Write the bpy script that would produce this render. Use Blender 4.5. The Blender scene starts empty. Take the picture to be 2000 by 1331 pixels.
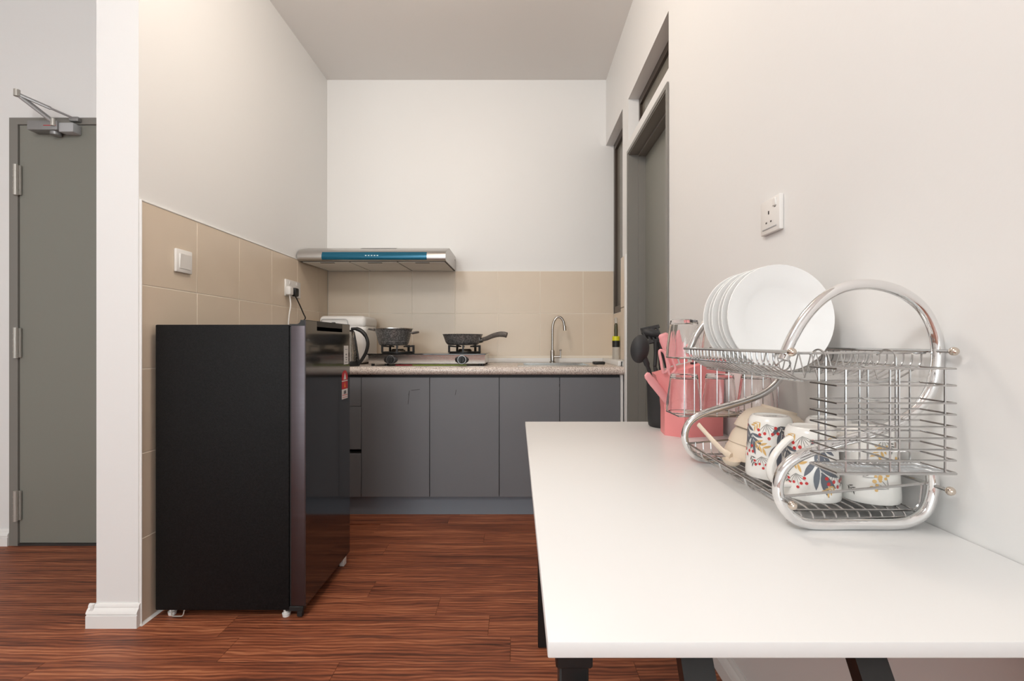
import bpy, bmesh, math, random
from mathutils import Vector, Matrix
random.seed(7)
S = bpy.context.scene
C = S.collection
PI = math.pi

# ------------------------------------------------------------------ camera
F = 920.0                                   # focal length in pixels of a 2000 px wide frame
cam = bpy.data.cameras.new('camera'); camo = bpy.data.objects.new('camera', cam); C.objects.link(camo)
cam.sensor_width = 36; cam.lens = F/2000*36; cam.clip_start = .02
cam.shift_x = -.005; cam.shift_y = .00225
camo.location = (0, 0, 1.0); camo.rotation_euler = (PI/2, 0, 0)
S.camera = camo
# ------------------------------------------------------------------ world, lights, exposure
W = bpy.data.worlds.new('world'); S.world = W; W.use_nodes = True
W.node_tree.nodes['Background'].inputs[0].default_value = (.85, .93, 1, 1)
W.node_tree.nodes['Background'].inputs[1].default_value = 1.0
S.view_settings.view_transform = 'Standard'; S.view_settings.look = 'None'
S.view_settings.gamma = 1; S.view_settings.use_curve_mapping = False
S.view_settings.exposure = 0.45

def area(name, loc, rot, sx, sy, power, col, shape='RECTANGLE'):
    l = bpy.data.lights.new(name, 'AREA'); l.shape = shape; l.size = sx; l.size_y = sy
    l.energy = power; l.color = col
    o = bpy.data.objects.new(name, l); C.objects.link(o); o.location = loc; o.rotation_euler = rot
    return o
def globe(name, loc, radius, power, col):
    l = bpy.data.lights.new(name, 'POINT'); l.shadow_soft_size = radius; l.energy = power; l.color = col
    o = bpy.data.objects.new(name, l); C.objects.link(o); o.location = loc; return o
# daylight through the big living-room window behind the camera
area('window_daylight', (-1.35, -5.32, 1.40), (PI/2, 0, 0), 3.5, 2.2, 62, (.90, .99, 1))
# warm kitchen ceiling lamp; added overhead fill that brightens the table (both above the frame)
globe('kitchen_lamp', (-.43, 1.6, 2.66), .10, 16.5, (1, .885, .765))
globe('overhead_fill', (-1.05, -.55, 2.62), .20, 48, (1, 1, .99))

# ------------------------------------------------------------------ materials
def nodes_of(name):
    m = bpy.data.materials.new(name); m.use_nodes = True
    nt = m.node_tree; return m, nt, nt.nodes['Principled BSDF']
def mat(name, col, rough=.5, metal=0, spec=.5, noise=None, bump=None, coat=0, ior=None, emit=None, trans=0):
    """noise=(scale, amount, colour2)  bump=(scale, strength)"""
    m, nt, b = nodes_of(name)
    b.inputs['Base Color'].default_value = (*col, 1); b.inputs['Roughness'].default_value = rough
    b.inputs['Metallic'].default_value = metal; b.inputs['Specular IOR Level'].default_value = spec
    b.inputs['Coat Weight'].default_value = coat
    if ior: b.inputs['IOR'].default_value = ior
    b.inputs['Transmission Weight'].default_value = trans
    tc = nt.nodes.new('ShaderNodeTexCoord')
    if noise:
        n = nt.nodes.new('ShaderNodeTexNoise'); n.inputs['Scale'].default_value = noise[0]; n.inputs['Detail'].default_value = 4
        r = nt.nodes.new('ShaderNodeValToRGB'); r.color_ramp.elements[0].position = .5-noise[1]; r.color_ramp.elements[1].position = .5+noise[1]
        r.color_ramp.elements[0].color = (*col, 1); r.color_ramp.elements[1].color = (*noise[2], 1)
        nt.links.new(tc.outputs['Object'], n.inputs['Vector']); nt.links.new(n.outputs['Fac'], r.inputs['Fac'])
        nt.links.new(r.outputs['Color'], b.inputs['Base Color'])
    if bump:
        n2 = nt.nodes.new('ShaderNodeTexNoise'); n2.inputs['Scale'].default_value = bump[0]; n2.inputs['Detail'].default_value = 3
        bp = nt.nodes.new('ShaderNodeBump'); bp.inputs['Strength'].default_value = bump[1]; bp.inputs['Distance'].default_value = .002
        nt.links.new(tc.outputs['Object'], n2.inputs['Vector']); nt.links.new(n2.outputs['Fac'], bp.inputs['Height'])
        nt.links.new(bp.outputs['Normal'], b.inputs['Normal'])
    return m
def wood_floor():
    m, nt, b = nodes_of('floor_wood')
    N, K = nt.nodes, nt.links
    tc = N.new('ShaderNodeTexCoord'); oi = N.new('ShaderNodeObjectInfo')
    cx = N.new('ShaderNodeCombineXYZ')
    mul = N.new('ShaderNodeMath'); mul.operation = 'MULTIPLY'; mul.inputs[1].default_value = 57
    K.new(oi.outputs['Random'], mul.inputs[0])
    for i in range(3): K.new(mul.outputs[0], cx.inputs[i])
    add = N.new('ShaderNodeVectorMath'); add.operation = 'ADD'
    K.new(tc.outputs['Object'], add.inputs[0]); K.new(cx.outputs[0], add.inputs[1])
    # broad streaks along x
    def noise(sc, scale, detail, rough=.55, dist=0):
        mp = N.new('ShaderNodeMapping'); mp.inputs['Scale'].default_value = sc
        n = N.new('ShaderNodeTexNoise'); n.inputs['Scale'].default_value = scale; n.inputs['Detail'].default_value = detail
        n.inputs['Roughness'].default_value = rough; n.inputs['Distortion'].default_value = dist
        K.new(add.outputs[0], mp.inputs[0]); K.new(mp.outputs[0], n.inputs['Vector']); return n
    n1 = noise((1.6, 30, 1), 1.0, 6, .6, .6)
    n2 = noise((6, 170, 1), 1.0, 4, .6, .2)
    n3 = noise((1.1, 9, 1), 1.0, 2, .5, .8)
    wv = N.new('ShaderNodeTexWave'); wv.wave_type = 'BANDS'; wv.bands_direction = 'Y'
    wv.inputs['Scale'].default_value = 9; wv.inputs['Distortion'].default_value = 9; wv.inputs['Detail'].default_value = 2.5; wv.inputs['Detail Scale'].default_value = .9
    mpw = N.new('ShaderNodeMapping'); mpw.inputs['Scale'].default_value = (.55, 2.2, 1)
    K.new(add.outputs[0], mpw.inputs[0]); K.new(mpw.outputs[0], wv.inputs['Vector'])
    def mth(op, a, bb):
        q = N.new('ShaderNodeMath'); q.operation = op
        for i, v in enumerate((a, bb)):
            if isinstance(v, (int, float)): q.inputs[i].default_value = v
            else: K.new(v, q.inputs[i])
        return q.outputs[0]
    s = mth('ADD', mth('MULTIPLY', n1.outputs['Fac'], .55), mth('MULTIPLY', n2.outputs['Fac'], .34))
    s = mth('ADD', s, mth('MULTIPLY', wv.outputs['Fac'], .13))
    s = mth('ADD', s, mth('MULTIPLY', n3.outputs['Fac'], .14))
    s = mth('ADD', s, mth('MULTIPLY', oi.outputs['Random'], .05))
    r = N.new('ShaderNodeValToRGB'); K.new(s, r.inputs['Fac'])
    e = r.color_ramp.elements; e[0].position = .39; e[0].color = (.060, .022, .014, 1); e[1].position = .76; e[1].color = (.52, .20, .095, 1)
    for p, c in ((.49, (.135, .042, .022)), (.57, (.225, .067, .032)), (.66, (.335, .106, .049))):
        x = e.new(p); x.color = (*c, 1)
    K.new(r.outputs['Color'], b.inputs['Base Color'])
    b.inputs['Roughness'].default_value = .5; b.inputs['Specular IOR Level'].default_value = .35
    bp = N.new('ShaderNodeBump'); bp.inputs['Strength'].default_value = .25; bp.inputs['Distance'].default_value = .001
    K.new(n2.outputs['Fac'], bp.inputs['Height']); K.new(bp.outputs['Normal'], b.inputs['Normal'])
    return m
def granite():
    m, nt, b = nodes_of('granite'); N, K = nt.nodes, nt.links
    tc = N.new('ShaderNodeTexCoord')
    v = N.new('ShaderNodeTexVoronoi'); v.inputs['Scale'].default_value = 330
    n = N.new('ShaderNodeTexNoise'); n.inputs['Scale'].default_value = 120; n.inputs['Detail'].default_value = 2
    K.new(tc.outputs['Object'], v.inputs['Vector']); K.new(tc.outputs['Object'], n.inputs['Vector'])
    sp = N.new('ShaderNodeSeparateColor'); K.new(v.outputs['Color'], sp.inputs[0])
    r = N.new('ShaderNodeValToRGB'); K.new(sp.outputs[0], r.inputs['Fac']); r.color_ramp.interpolation = 'CONSTANT'
    e = r.color_ramp.elements; e[0].position = 0; e[0].color = (.22, .17, .15, 1); e[1].position = .09; e[1].color = (.60, .50, .44, 1)
    for p, c in ((.32, (.72, .63, .57)), (.62, (.79, .72, .66)), (.9, (.50, .41, .36))):
        x = e.new(p); x.color = (*c, 1)
    K.new(r.outputs['Color'], b.inputs['Base Color']); b.inputs['Roughness'].default_value = .25
    return m
def tile_mat():
    m, nt, b = nodes_of('tile_glaze'); N, K = nt.nodes, nt.links
    oi = N.new('ShaderNodeObjectInfo'); tc = N.new('ShaderNodeTexCoord')
    n = N.new('ShaderNodeTexNoise'); n.inputs['Scale'].default_value = 5; K.new(tc.outputs['Object'], n.inputs['Vector'])
    q = N.new('ShaderNodeMath'); q.operation = 'MULTIPLY_ADD'; q.inputs[1].default_value = .4
    K.new(oi.outputs['Random'], q.inputs[0]); K.new(n.outputs['Fac'], q.inputs[2])
    r = N.new('ShaderNodeValToRGB'); K.new(q.outputs[0], r.inputs['Fac'])
    r.color_ramp.elements[0].position = .2; r.color_ramp.elements[0].color = (.685, .572, .448, 1)
    r.color_ramp.elements[1].position = 1; r.color_ramp.elements[1].color = (.725, .612, .485, 1)
    K.new(r.outputs['Color'], b.inputs['Base Color']); b.inputs['Roughness'].default_value = .28
    return m
def steel(name, col, rough, stretch):
    m, nt, b = nodes_of(name); N, K = nt.nodes, nt.links
    tc = N.new('ShaderNodeTexCoord'); mp = N.new('ShaderNodeMapping'); mp.inputs['Scale'].default_value = stretch
    n = N.new('ShaderNodeTexNoise'); n.inputs['Scale'].default_value = 1; n.inputs['Detail'].default_value = 3
    K.new(tc.outputs['Object'], mp.inputs[0]); K.new(mp.outputs[0], n.inputs['Vector'])
    r = N.new('ShaderNodeMapRange'); r.inputs[3].default_value = rough*.75; r.inputs[4].default_value = rough*1.3
    K.new(n.outputs['Fac'], r.inputs[0]); K.new(r.outputs[0], b.inputs['Roughness'])
    b.inputs['Base Color'].default_value = (*col, 1); b.inputs['Metallic'].default_value = 1
    return m
def speckle(name, c1, c2, scale, rough, metal):
    m, nt, b = nodes_of(name); N, K = nt.nodes, nt.links
    tc = N.new('ShaderNodeTexCoord'); v = N.new('ShaderNodeTexNoise'); v.inputs['Scale'].default_value = scale; v.inputs['Detail'].default_value = 6
    K.new(tc.outputs['Object'], v.inputs['Vector'])
    r = N.new('ShaderNodeValToRGB'); K.new(v.outputs['Fac'], r.inputs['Fac'])
    r.color_ramp.elements[0].position = .42; r.color_ramp.elements[0].color = (*c1, 1)
    r.color_ramp.elements[1].position = .68; r.color_ramp.elements[1].color = (*c2, 1)
    K.new(r.outputs['Color'], b.inputs['Base Color']); b.inputs['Roughness'].default_value = rough; b.inputs['Metallic'].default_value = metal
    return m

M = dict(
    wall=mat('wall_paint', (.82, .815, .803), .5, bump=(70, .12)),
    ceil=mat('ceiling_paint', (.83, .81, .79), .8, bump=(60, .1)),
    trim=mat('white_gloss_paint', (.84, .83, .81), .35),
    floor=wood_floor(), tile=tile_mat(), granite=granite(),
    grout=mat('grout', (.84, .76, .65), .8),
    doorgrey=mat('door_grey_paint', (.225, .225, .195), .38, bump=(40, .05)),
    frame=mat('frame_grey_paint', (.215, .205, .185), .35),
    brown=mat('brown_aluminium', (.075, .055, .043), .35, metal=.4),
    pane=mat('frosted_pane', (.20, .185, .155), .22),
    cab=mat('cabinet_laminate', (.155, .158, .172), .45, noise=(3, .4, (.175, .178, .19)), bump=(90, .05)),
    carc=mat('carcass_dark', (.03, .03, .033), .6),
    kick=mat('plinth_laminate', (.20, .225, .26), .4),
    table=mat('table_white', (.80, .795, .785), .36),
    blk=mat('black_metal_paint', (.008, .008, .008), .4),
    fbody=mat('fridge_black_textured', (.004, .004, .0042), .42, spec=.16, noise=(160, .25, (.012, .012, .0125)), bump=(420, .6)),
    fside=steel('fridge_dark_steel', (.115, .100, .110), .40, (3, 3, 120)),
    fface=mat('fridge_black_glass', (.005, .0045, .0045), .10, spec=.8, ior=1.65, coat=.2),
    plastic=mat('black_plastic', (.012, .012, .012), .45),
    silicone=mat('black_silicone', (.02, .02, .021), .6),
    white=mat('white_plastic', (.82, .80, .77), .35),
    grey=mat('grey_plastic', (.45, .46, .47), .4),
    dark=mat('dark_slot', (.03, .026, .024), .6),
    steel=steel('brushed_steel', (.62, .60, .57), .26, (2, 60, 60)),
    steeld=steel('hood_steel', (.52, .50, .48), .30, (2, 40, 90)),
    steelg=mat('hood_filter', (.80, .78, .74), .45, metal=0),
    chrome=mat('chrome', (.82, .82, .82), .07, metal=1),
    wire=mat('chrome_wire', (.52, .515, .51), .2, metal=1),
    tap=mat('tap_metal', (.46, .43, .40), .2, metal=1),
    brass=mat('warm_nickel', (.66, .58, .50), .18, metal=1),
    blue=mat('teal_blue_panel', (.004, .11, .19), .22, metal=.35),
    lcd=mat('button_pale', (.75, .9, .95), .4),
    pot=speckle('grey_marble_coating', (.13, .128, .126), (.36, .35, .34), 130, .36, .45),
    pothandle=speckle('grey_brown_handle', (.10, .085, .075), (.17, .15, .13), 90, .5, 0),
    porc=mat('white_porcelain', (.90, .90, .89), .14),
    cream=mat('beige_ceramic', (.78, .66, .53), .35),
    glass=mat('clear_glass', (1, 1, 1), .0, trans=1, ior=1.45),
    sheet=mat('black_glass_top', (.012, .012, .012), .06, spec=.7),
    mug=mat('mug_glaze', (.85, .83, .79), .18),
    leafg=mat('print_grey_leaf', (.13, .145, .175), .3), red=mat('print_red', (.60, .05, .05), .3),
    ochre=mat('print_ochre', (.72, .46, .17), .3), stem=mat('print_dark_stem', (.10, .095, .09), .3),
    pink=mat('pink_plastic', (.80, .27, .27), .4), pinkl=mat('pale_pink_plastic', (.84, .36, .37), .4),
    woodh=mat('utensil_wood', (.50, .22, .05), .5),
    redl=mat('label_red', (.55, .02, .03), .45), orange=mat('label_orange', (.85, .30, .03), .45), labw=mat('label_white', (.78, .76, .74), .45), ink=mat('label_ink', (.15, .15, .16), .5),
    yellow=mat('yellow_cap', (.72, .70, .02), .4), clearp=mat('clear_bottle', (.75, .72, .66), .12, trans=.5),
    olive=mat('dark_liquid', (.07, .065, .03), .15),
    hinge=mat('hinge_zinc', (.48, .46, .42), .4, metal=.5), silver=mat('closer_silver', (.30, .30, .30), .38, metal=.5),
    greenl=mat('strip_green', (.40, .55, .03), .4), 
)

# ------------------------------------------------------------------ mesh helpers
OFF = {}
class MB:
    def __init__(s): s.bm = bmesh.new()
    def box(s, x0, x1, y0, y1, z0, z1, bev=0, seg=2):
        m = Matrix.Translation(((x0+x1)/2, (y0+y1)/2, (z0+z1)/2)) @ Matrix.Diagonal((x1-x0, y1-y0, z1-z0, 1))
        r = bmesh.ops.create_cube(s.bm, size=1, matrix=m)
        if bev:
            es = {e for v in r['verts'] for e in v.link_edges}
            bmesh.ops.bevel(s.bm, geom=list(es), offset=bev, segments=seg, affect='EDGES', profile=.5)
        return s
    def prism(s, prof, a0, a1, axis='x'):
        """prof: 2D points; axis x -> (y,z), y -> (x,z), z -> (x,y)"""
        def P(p, a): return {'x': (a, p[0], p[1]), 'y': (p[0], a, p[1]), 'z': (p[0], p[1], a)}[axis]
        A = [s.bm.verts.new(P(p, a0)) for p in prof]; B = [s.bm.verts.new(P(p, a1)) for p in prof]
        n = len(prof)
        s.bm.faces.new(A); s.bm.faces.new(B[::-1])
        for i in range(n): s.bm.faces.new((A[i], B[i], B[(i+1) % n], A[(i+1) % n]))
        return s
    def tube(s, pts, r, n=8, closed=False, caps=True, flat=1.0):
        pts = [Vector(p) for p in pts]; m = len(pts); rings = []
        t0 = (pts[1]-pts[0]).normalized()
        up = Vector((0, 0, 1)) if abs(t0.z) < .9 else Vector((1, 0, 0))
        u = (up - t0*up.dot(t0)).normalized()
        for i, p in enumerate(pts):
            a = pts[i-1] if (i > 0 or closed) else p
            b = pts[(i+1) % m] if (i < m-1 or closed) else p
            t = (b-a).normalized()
            u = (u - t*u.dot(t)).normalized(); w = t.cross(u)
            rr = r[i] if isinstance(r, (list, tuple)) else r
            rings.append([s.bm.verts.new(p + (u*math.cos(k*2*PI/n) + w*math.sin(k*2*PI/n)*flat)*rr) for k in range(n)])
        for i in range(m if closed else m-1):
            A, B = rings[i], rings[(i+1) % m]
            for k in range(n): s.bm.faces.new((A[k], A[(k+1) % n], B[(k+1) % n], B[k]))
        if caps and not closed: s.bm.faces.new(rings[0][::-1]); s.bm.faces.new(rings[-1])
        return s
    def lathe(s, prof, c, n=32, mod=None, axis='z', close=False):
        """prof: list of (r, h); r 0 = pole"""
        rings = []
        def P(r, h, a):
            x, y = r*math.cos(a), r*math.sin(a)
            if axis == 'z': q = (x, y, h)
            elif axis == 'y': q = (x, h, y)
            else: q = (h, x, y)
            return (c[0]+q[0], c[1]+q[1], c[2]+q[2])
        for (r, h) in prof:
            if r < 1e-6: rings.append([s.bm.verts.new(P(0, h, 0))])
            else: rings.append([s.bm.verts.new(P(r*(mod(2*PI*k/n, r, h) if mod else 1), h, 2*PI*k/n)) for k in range(n)])
        m = len(rings)
        for i in range(m if close else m-1):
            A, B = rings[i], rings[(i+1) % m]
            for k in range(n):
                k2 = (k+1) % n
                if len(A) == 1 and len(B) == 1: continue
                if len(A) == 1: s.bm.faces.new((A[0], B[k2], B[k]))
                elif len(B) == 1: s.bm.faces.new((A[k], A[k2], B[0]))
                else: s.bm.faces.new((A[k], A[k2], B[k2], B[k]))
        return s
    def ball(s, c, r, n=10, sc=(1, 1, 1), rot=None):
        m = Matrix.Translation(c) @ (rot if rot else Matrix()) @ Matrix.Diagonal((r*sc[0], r*sc[1], r*sc[2], 1))
        bmesh.ops.create_uvsphere(s.bm, u_segments=n*2, v_segments=n, radius=1, matrix=m); return s
    def quad(s, *p):
        s.bm.faces.new([s.bm.verts.new(q) for q in p]); return s
    def move(s, mtx):
        bmesh.ops.transform(s.bm, matrix=mtx, verts=s.bm.verts); return s
    def build(s, name, m, parent=None, smooth=True, origin=None):
        bm = s.bm
        bmesh.ops.recalc_face_normals(bm, faces=bm.faces)
        if parent is not None: off = OFF[parent]
        elif origin is not None: off = Vector(origin)
        else:
            co = [v.co for v in bm.verts]
            off = Vector(((min(v.x for v in co)+max(v.x for v in co))/2, (min(v.y for v in co)+max(v.y for v in co))/2, min(v.z for v in co)))
        bmesh.ops.translate(bm, vec=-off, verts=bm.verts)
        me = bpy.data.meshes.new(name); bm.to_mesh(me); bm.free()
        me.materials.append(M[m] if isinstance(m, str) else m)
        if smooth:
            me.shade_smooth(); me.set_sharp_from_angle(angle=math.radians(38))
        o = bpy.data.objects.new(name, me); C.objects.link(o)
        if parent is not None: o.parent = parent
        else: o.location = off
        OFF[o] = off
        return o
def thing(name, loc, label, cat, group=None):
    o = bpy.data.objects.new(name, None); C.objects.link(o); o.location = loc; o.empty_display_size = .05
    OFF[o] = Vector(loc); return tag(o, label, cat, group)
def tag(o, label, cat, group=None):
    o['label'] = label; o['category'] = cat
    if group: o['group'] = group
    return o
def struct(o, label=None):
    o['kind'] = 'structure'
    if label: o['label'] = label
    return o
def copy_tree(o, parent=None):
    c = o.copy(); C.objects.link(c); c.parent = parent
    for ch in [x for x in bpy.data.objects if x.parent == o]: copy_tree(ch, c)
    return c
def crom(pts, k=6, closed=False):
    P = [Vector(p) for p in pts]; n = len(P); out = []
    for i in range(n if closed else n-1):
        p0 = P[i-1] if (i > 0 or closed) else P[0]*2-P[1]
        p1 = P[i]; p2 = P[(i+1) % n]
        p3 = P[(i+2) % n] if (i+2 < n or closed) else P[-1]*2-P[-2]
        for j in range(k):
            t = j/k
            out.append(.5*((2*p1)+(-p0+p2)*t+(2*p0-5*p1+4*p2-p3)*t*t+(-p0+3*p1-3*p2+p3)*t**3))
    if not closed: out.append(P[-1])
    return out
def fillet(pts, r, k=5):
    P = [Vector(p) for p in pts]; out = [P[0]]
    for i in range(1, len(P)-1):
        a = (P[i-1]-P[i]); b = (P[i+1]-P[i]); d = min(r, a.length*.45, b.length*.45)
        A = P[i]+a.normalized()*d; B = P[i]+b.normalized()*d
        for j in range(k+1):
            t = j/k; out.append(A*(1-t)**2+P[i]*2*t*(1-t)+B*t*t)
    out.append(P[-1]); return out
def at(u, v, y): return Vector(((u-1010)*y/F, y, 1-(v-670)*y/F))      # picture point to a point at a known depth
def wx(u, x): return x*F/(u-1010)                                     # depth of a picture column on a plane x = const

# ------------------------------------------------------------------ the room
XL, XR, YB, ZC = -1.338, .626, 3.318, 2.853     # kitchen left wall, right wall, back wall, ceiling
XH, YD, YR = -3.40, 2.33, -5.2                 # hall side wall, entrance wall, rear wall
fl = struct(MB().box(-3.6, .9, -5.4, 3.5, -.12, -.006).build('floor', 'floor'), 'reddish brown wood plank floor')
pw, pl = .125, .92
plank = None
rowy = 1.976 - pw*24
while rowy < 3.2:
    k0 = round((rowy-1.976)/pw)
    off = {-1: -.59, -2: -.30, -3: -.10}.get(k0, random.uniform(0, pl))     # joints where the photograph shows them
    x = off - pl*math.ceil((off-XH)/pl)
    while x < XR:
        x0, x1 = max(x, XH), min(x+pl, XR)
        y0, y1 = max(rowy, YR), min(rowy+pw, 2.86 if x1 > XL-.2 else YD)
        if x1-x0 > .02 and y1-y0 > .02 and not (x0 < XL-.16 and y0 > YD):
            full = (x1-x0 > pl-.001 and y1-y0 > pw-.001)
            if full and plank:
                o = plank.copy(); C.objects.link(o); o.location = Vector(((x0+x1)/2, (y0+y1)/2, -.006)) - OFF[fl]
            else:
                b = MB().box(x0+.0004, x1-.0004, y0+.0004, y1-.0004, -.006, 0, .0006, 1)
                o = b.build('plank', 'floor', None, False)
                w = o.location.copy(); o.parent = fl; o.location = w - OFF[fl]
                if full: plank = o
            o.parent = fl
        x += pl
    rowy += pw
struct(MB().box(-3.6, .9, -5.4, 3.5, ZC, ZC+.1).build('ceiling', 'ceil'), 'plain pale kitchen ceiling')
wl = struct(MB().box(-1.487, XL, 1.665, YB+.15, 0, ZC).build('wall_left', 'wall', smooth=False), 'partition wall tiled halfway up on the kitchen side')
wb = struct(MB().box(XL, .92, YB, YB+.15, 0, ZC).build('wall_back', 'wall', smooth=False), 'kitchen back wall with beige tile splashback')
struct(MB().box(-3.56, -1.487, YD, YD+.12, 0, ZC).build('wall_entrance', 'wall', smooth=False), 'hall wall around the entrance door')
struct(MB().box(XH-.15, XH, YR, YD, 0, ZC).build('wall_hall', 'wall', smooth=False), 'hall side wall')
b = MB()
b.box(XR, XR+.15, YR, 1.946, 0, ZC); b.box(XR, XR+.15, 1.946, 2.654, 2.373, ZC); b.box(XR, XR+.15, 1.946, 2.654, 2.073, 2.136)
b.box(XR, XR+.15, 2.654, 2.796, 0, ZC); b.box(XR, XR+.15, 2.796, YB, 2.39, ZC); b.box(XR, XR+.15, 2.796, YB, 0, .888)
b.box(.68, XR+.15, 2.796, YB, .888, 1.204)
wr = struct(b.build('wall_right', 'wall', smooth=False), 'white right wall with a door opening and window openings')
b = MB()
b.box(XH, XR, YR-.1, YR, 2.52, ZC); b.box(XH, XR, YR-.1, YR, 0, .28); b.box(XH, -3.12, YR-.1, YR, .28, 2.52); b.box(.42, XR, YR-.1, YR, .28, 2.52)
struct(b.build('wall_rear', 'wall', smooth=False), 'living room wall with a large window')
b = MB()
for x in (-3.12, -1.95, -.77, .38): b.box(x, x+.04, YR-.07, YR-.02, .28, 2.52)
b.box(-3.08, .38, YR-.07, YR-.02, .28, .32); b.box(-3.08, .38, YR-.07, YR-.02, 2.48, 2.52)
struct(b.build('window_3', 'brown', smooth=False), 'large living room window frame')

# tiles --------------------------------------------------------------
g = .0022
cols = [1.667, 1.957, 2.255, 2.553, 2.851, 3.149, 3.309]
rows = [1.504, 1.206, .908, .608, .306, .008]
cache = {}
def tile(parent, ax, a0, a1, z0, z1, plane, d):
    key = (ax, round(a1-a0, 3), round(z1-z0, 3))
    c = {'x': Vector((plane, (a0+a1)/2, (z0+z1)/2)), 'y': Vector(((a0+a1)/2, plane, (z0+z1)/2))}[ax]
    if key in cache: o = cache[key].copy(); C.objects.link(o)
    else:
        h, k = (a1-a0)/2-g, (z1-z0)/2-g
        b = MB()
        if ax == 'x': b.box(-.003, .004, -h, h, -k, k, .0008, 1)
        else: b.box(-h, h, -.004, .003, -k, k, .0008, 1)
        o = b.build('tile', 'tile', None, True, (0, 0, 0)); cache[key] = o
    o.parent = parent; o.location = c - OFF[parent]
def part_of(parent, o): w = o.location.copy(); o.parent = parent; o.location = w-OFF[parent]; return o
part_of(wl, MB().box(-1.338, -1.3312, 1.667, 3.309, 0, 1.5035).build('grout', 'grout', smooth=False))
part_of(wb, MB().box(-1.330, .678, 3.3112, 3.319, .88, 1.5035).build('grout', 'grout', smooth=False))
for i in range(6):
    for j in range(5): tile(wl, 'x', cols[i], cols[i+1], rows[j+1], rows[j], -1.334, 1)
bx = [-1.330, -1.04, -.737, -.435, -.137, .162, .464, .677]
for i in range(7):
    for j in range(2): tile(wb, 'y', bx[i], bx[i+1], rows[j+1], rows[j], 3.314, 1)
cache.clear()
for z0, z1 in ((.90, 1.206), (1.206, 1.504)):          # narrow pier between window and door
    o = MB().box(.615, .626, 2.702, 2.796, z0+g, z1-g, .0016, 1).build('tile', 'tile'); w = o.location.copy(); o.parent = wr; o.location = w-OFF[wr]
for y0, y1 in ((2.80, 3.05), (3.05, 3.308)):           # under the kitchen window, in the recess
    o = MB().box(.675, .683, y0+g, y1-g, .893, 1.20, .0016, 1).build('tile', 'tile'); w = o.location.copy(); o.parent = wr; o.location = w-OFF[wr]
struct(MB().box(.612, .6265, 2.656, 2.700, 0, 1.503, .003, 2).build('trim_1', 'trim'), 'white edging strip beside the tiled pier')
struct(MB().box(-1.336, -1.327, 1.6645, 1.6675, 0, 1.508).build('trim_2', 'trim'), 'thin white edge of the wall tiles')
struct(MB().box(-1.3385, -1.328, 1.667, 3.309, 1.5035, 1.509, .001, 1).build('trim_3', 'trim'), 'pale joint above the left wall tiles')
struct(MB().prism([(-1.331, 0), (-1.322, 0), (-1.331, .008)], 1.66, 2.7, 'y').build('trim_5', 'trim'), 'white sealant line at the floor')

# baseboards ----------------------------------------------------------
bp = [(0, 0), (.019, 0), (.019, .043), (.0155, .0445), (.0155, .0475), (.019, .050), (.0175, .056), (.012, .0635), (.0085, .067), (.0085, .0735), (.004, .080), (0, .080)]
def base_y(name, y, x0, x1): return struct(MB().prism([(y-p[0]*1.0, p[1]) for p in bp], x0, x1, 'x').build(name, 'trim'), 'white moulded baseboard')
def base_x(name, x, sgn, y0, y1): return struct(MB().prism([(x+sgn*p[0], p[1]) for p in bp], y0, y1, 'y').build(name, 'trim'), 'white moulded baseboard')
b = MB().prism([(1.665-p[0], p[1]) for p in bp], -1.487-.022, -1.330, 'x')
b.prism([(-1.487-p[0], p[1]) for p in bp], 1.650, YD, 'y')
struct(b.build('baseboard_partition', 'trim'), 'white moulded baseboard around the partition end')
base_x('baseboard_right', XR, -1, YR, 1.945)
base_x('baseboard_hall', XH, 1, YR, YD-.02)
base_y('baseboard_entrance', YD, XH, -2.502)

# ------------------------------------------------------------------ entrance door with closer
b = MB()
yf = YD-.012
b.box(-2.500, -2.458, yf, YD+.06, 0, 2.109); b.box(-1.565, -1.523, yf, YD+.06, 0, 2.109); b.box(-2.458, -1.565, yf, YD+.06, 2.076, 2.109)
d1 = struct(b.build('door_1', 'frame', smooth=False), 'grey painted entrance door and frame')
MB().box(-2.457, -1.566, YD-.0125, YD, .0, .011).build('gap_shade', 'dark', d1, False)  # dark strip added as the shade in the gap under the leaf
lf = MB().box(-2.455, -1.568, YD-.006, YD+.04, .012, 2.0735, .0015, 1).build('door_leaf', 'doorgrey', d1)
for z in (1.80, 1.00, .20):
    b = MB().tube([(-2.457, yf-.010, z-.075), (-2.457, yf-.010, z+.075)], .0095, 12)
    for k in (-.045, -.015, .015, .045): b.tube([(-2.457, yf-.010, z+k-.002), (-2.457, yf-.010, z+k+.002)], .0108, 12)
    b.box(-2.475, -2.440, yf-.004, yf+.002, z-.072, z+.072)
    b.build('hinge', 'hinge', d1)
cl = thing('door_closer', at(105, 255, YD-.03), 'silver hydraulic door closer with folding arm above grey entrance door', 'door closer')
def P(u, v, y): return tuple(at(u, v, y))
p0 = at(60, 262, YD-.04); p1 = at(147, 243, YD-.04)
b = MB().box(p0.x, p1.x-.07, YD-.060, YD-.0062, 2.028, 2.075, .006, 2); b.build('body', 'silver', cl)
MB().box(p1.x-.07, p1.x, YD-.052, YD-.0062, 2.022, 2.067, .004, 2).build('end_cap', 'grey', cl)
MB().box(p1.x-.135, p1.x-.075, YD-.0612, YD-.0595, 2.047, 2.050).build('brand_line', 'redl', cl)
MB().lathe([(0, 0), (.022, 0), (.022, .016), (0, .016)], (at(105, 262, 2.29).x, YD-.03, 2.013), 16).build('valve_cap', 'silver', cl)
a0, a1, a2 = at(104, 238, 2.27), at(33, 183, 2.18), at(150, 234, 2.31)
MB().tube([a0 - Vector((0, 0, .02)), a0 + Vector((0, 0, .014))], .011, 12).build('spindle', 'hinge', cl)
MB().tube([a0, a1], .011, 6, flat=.45).build('main_arm', 'silver', cl)
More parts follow.
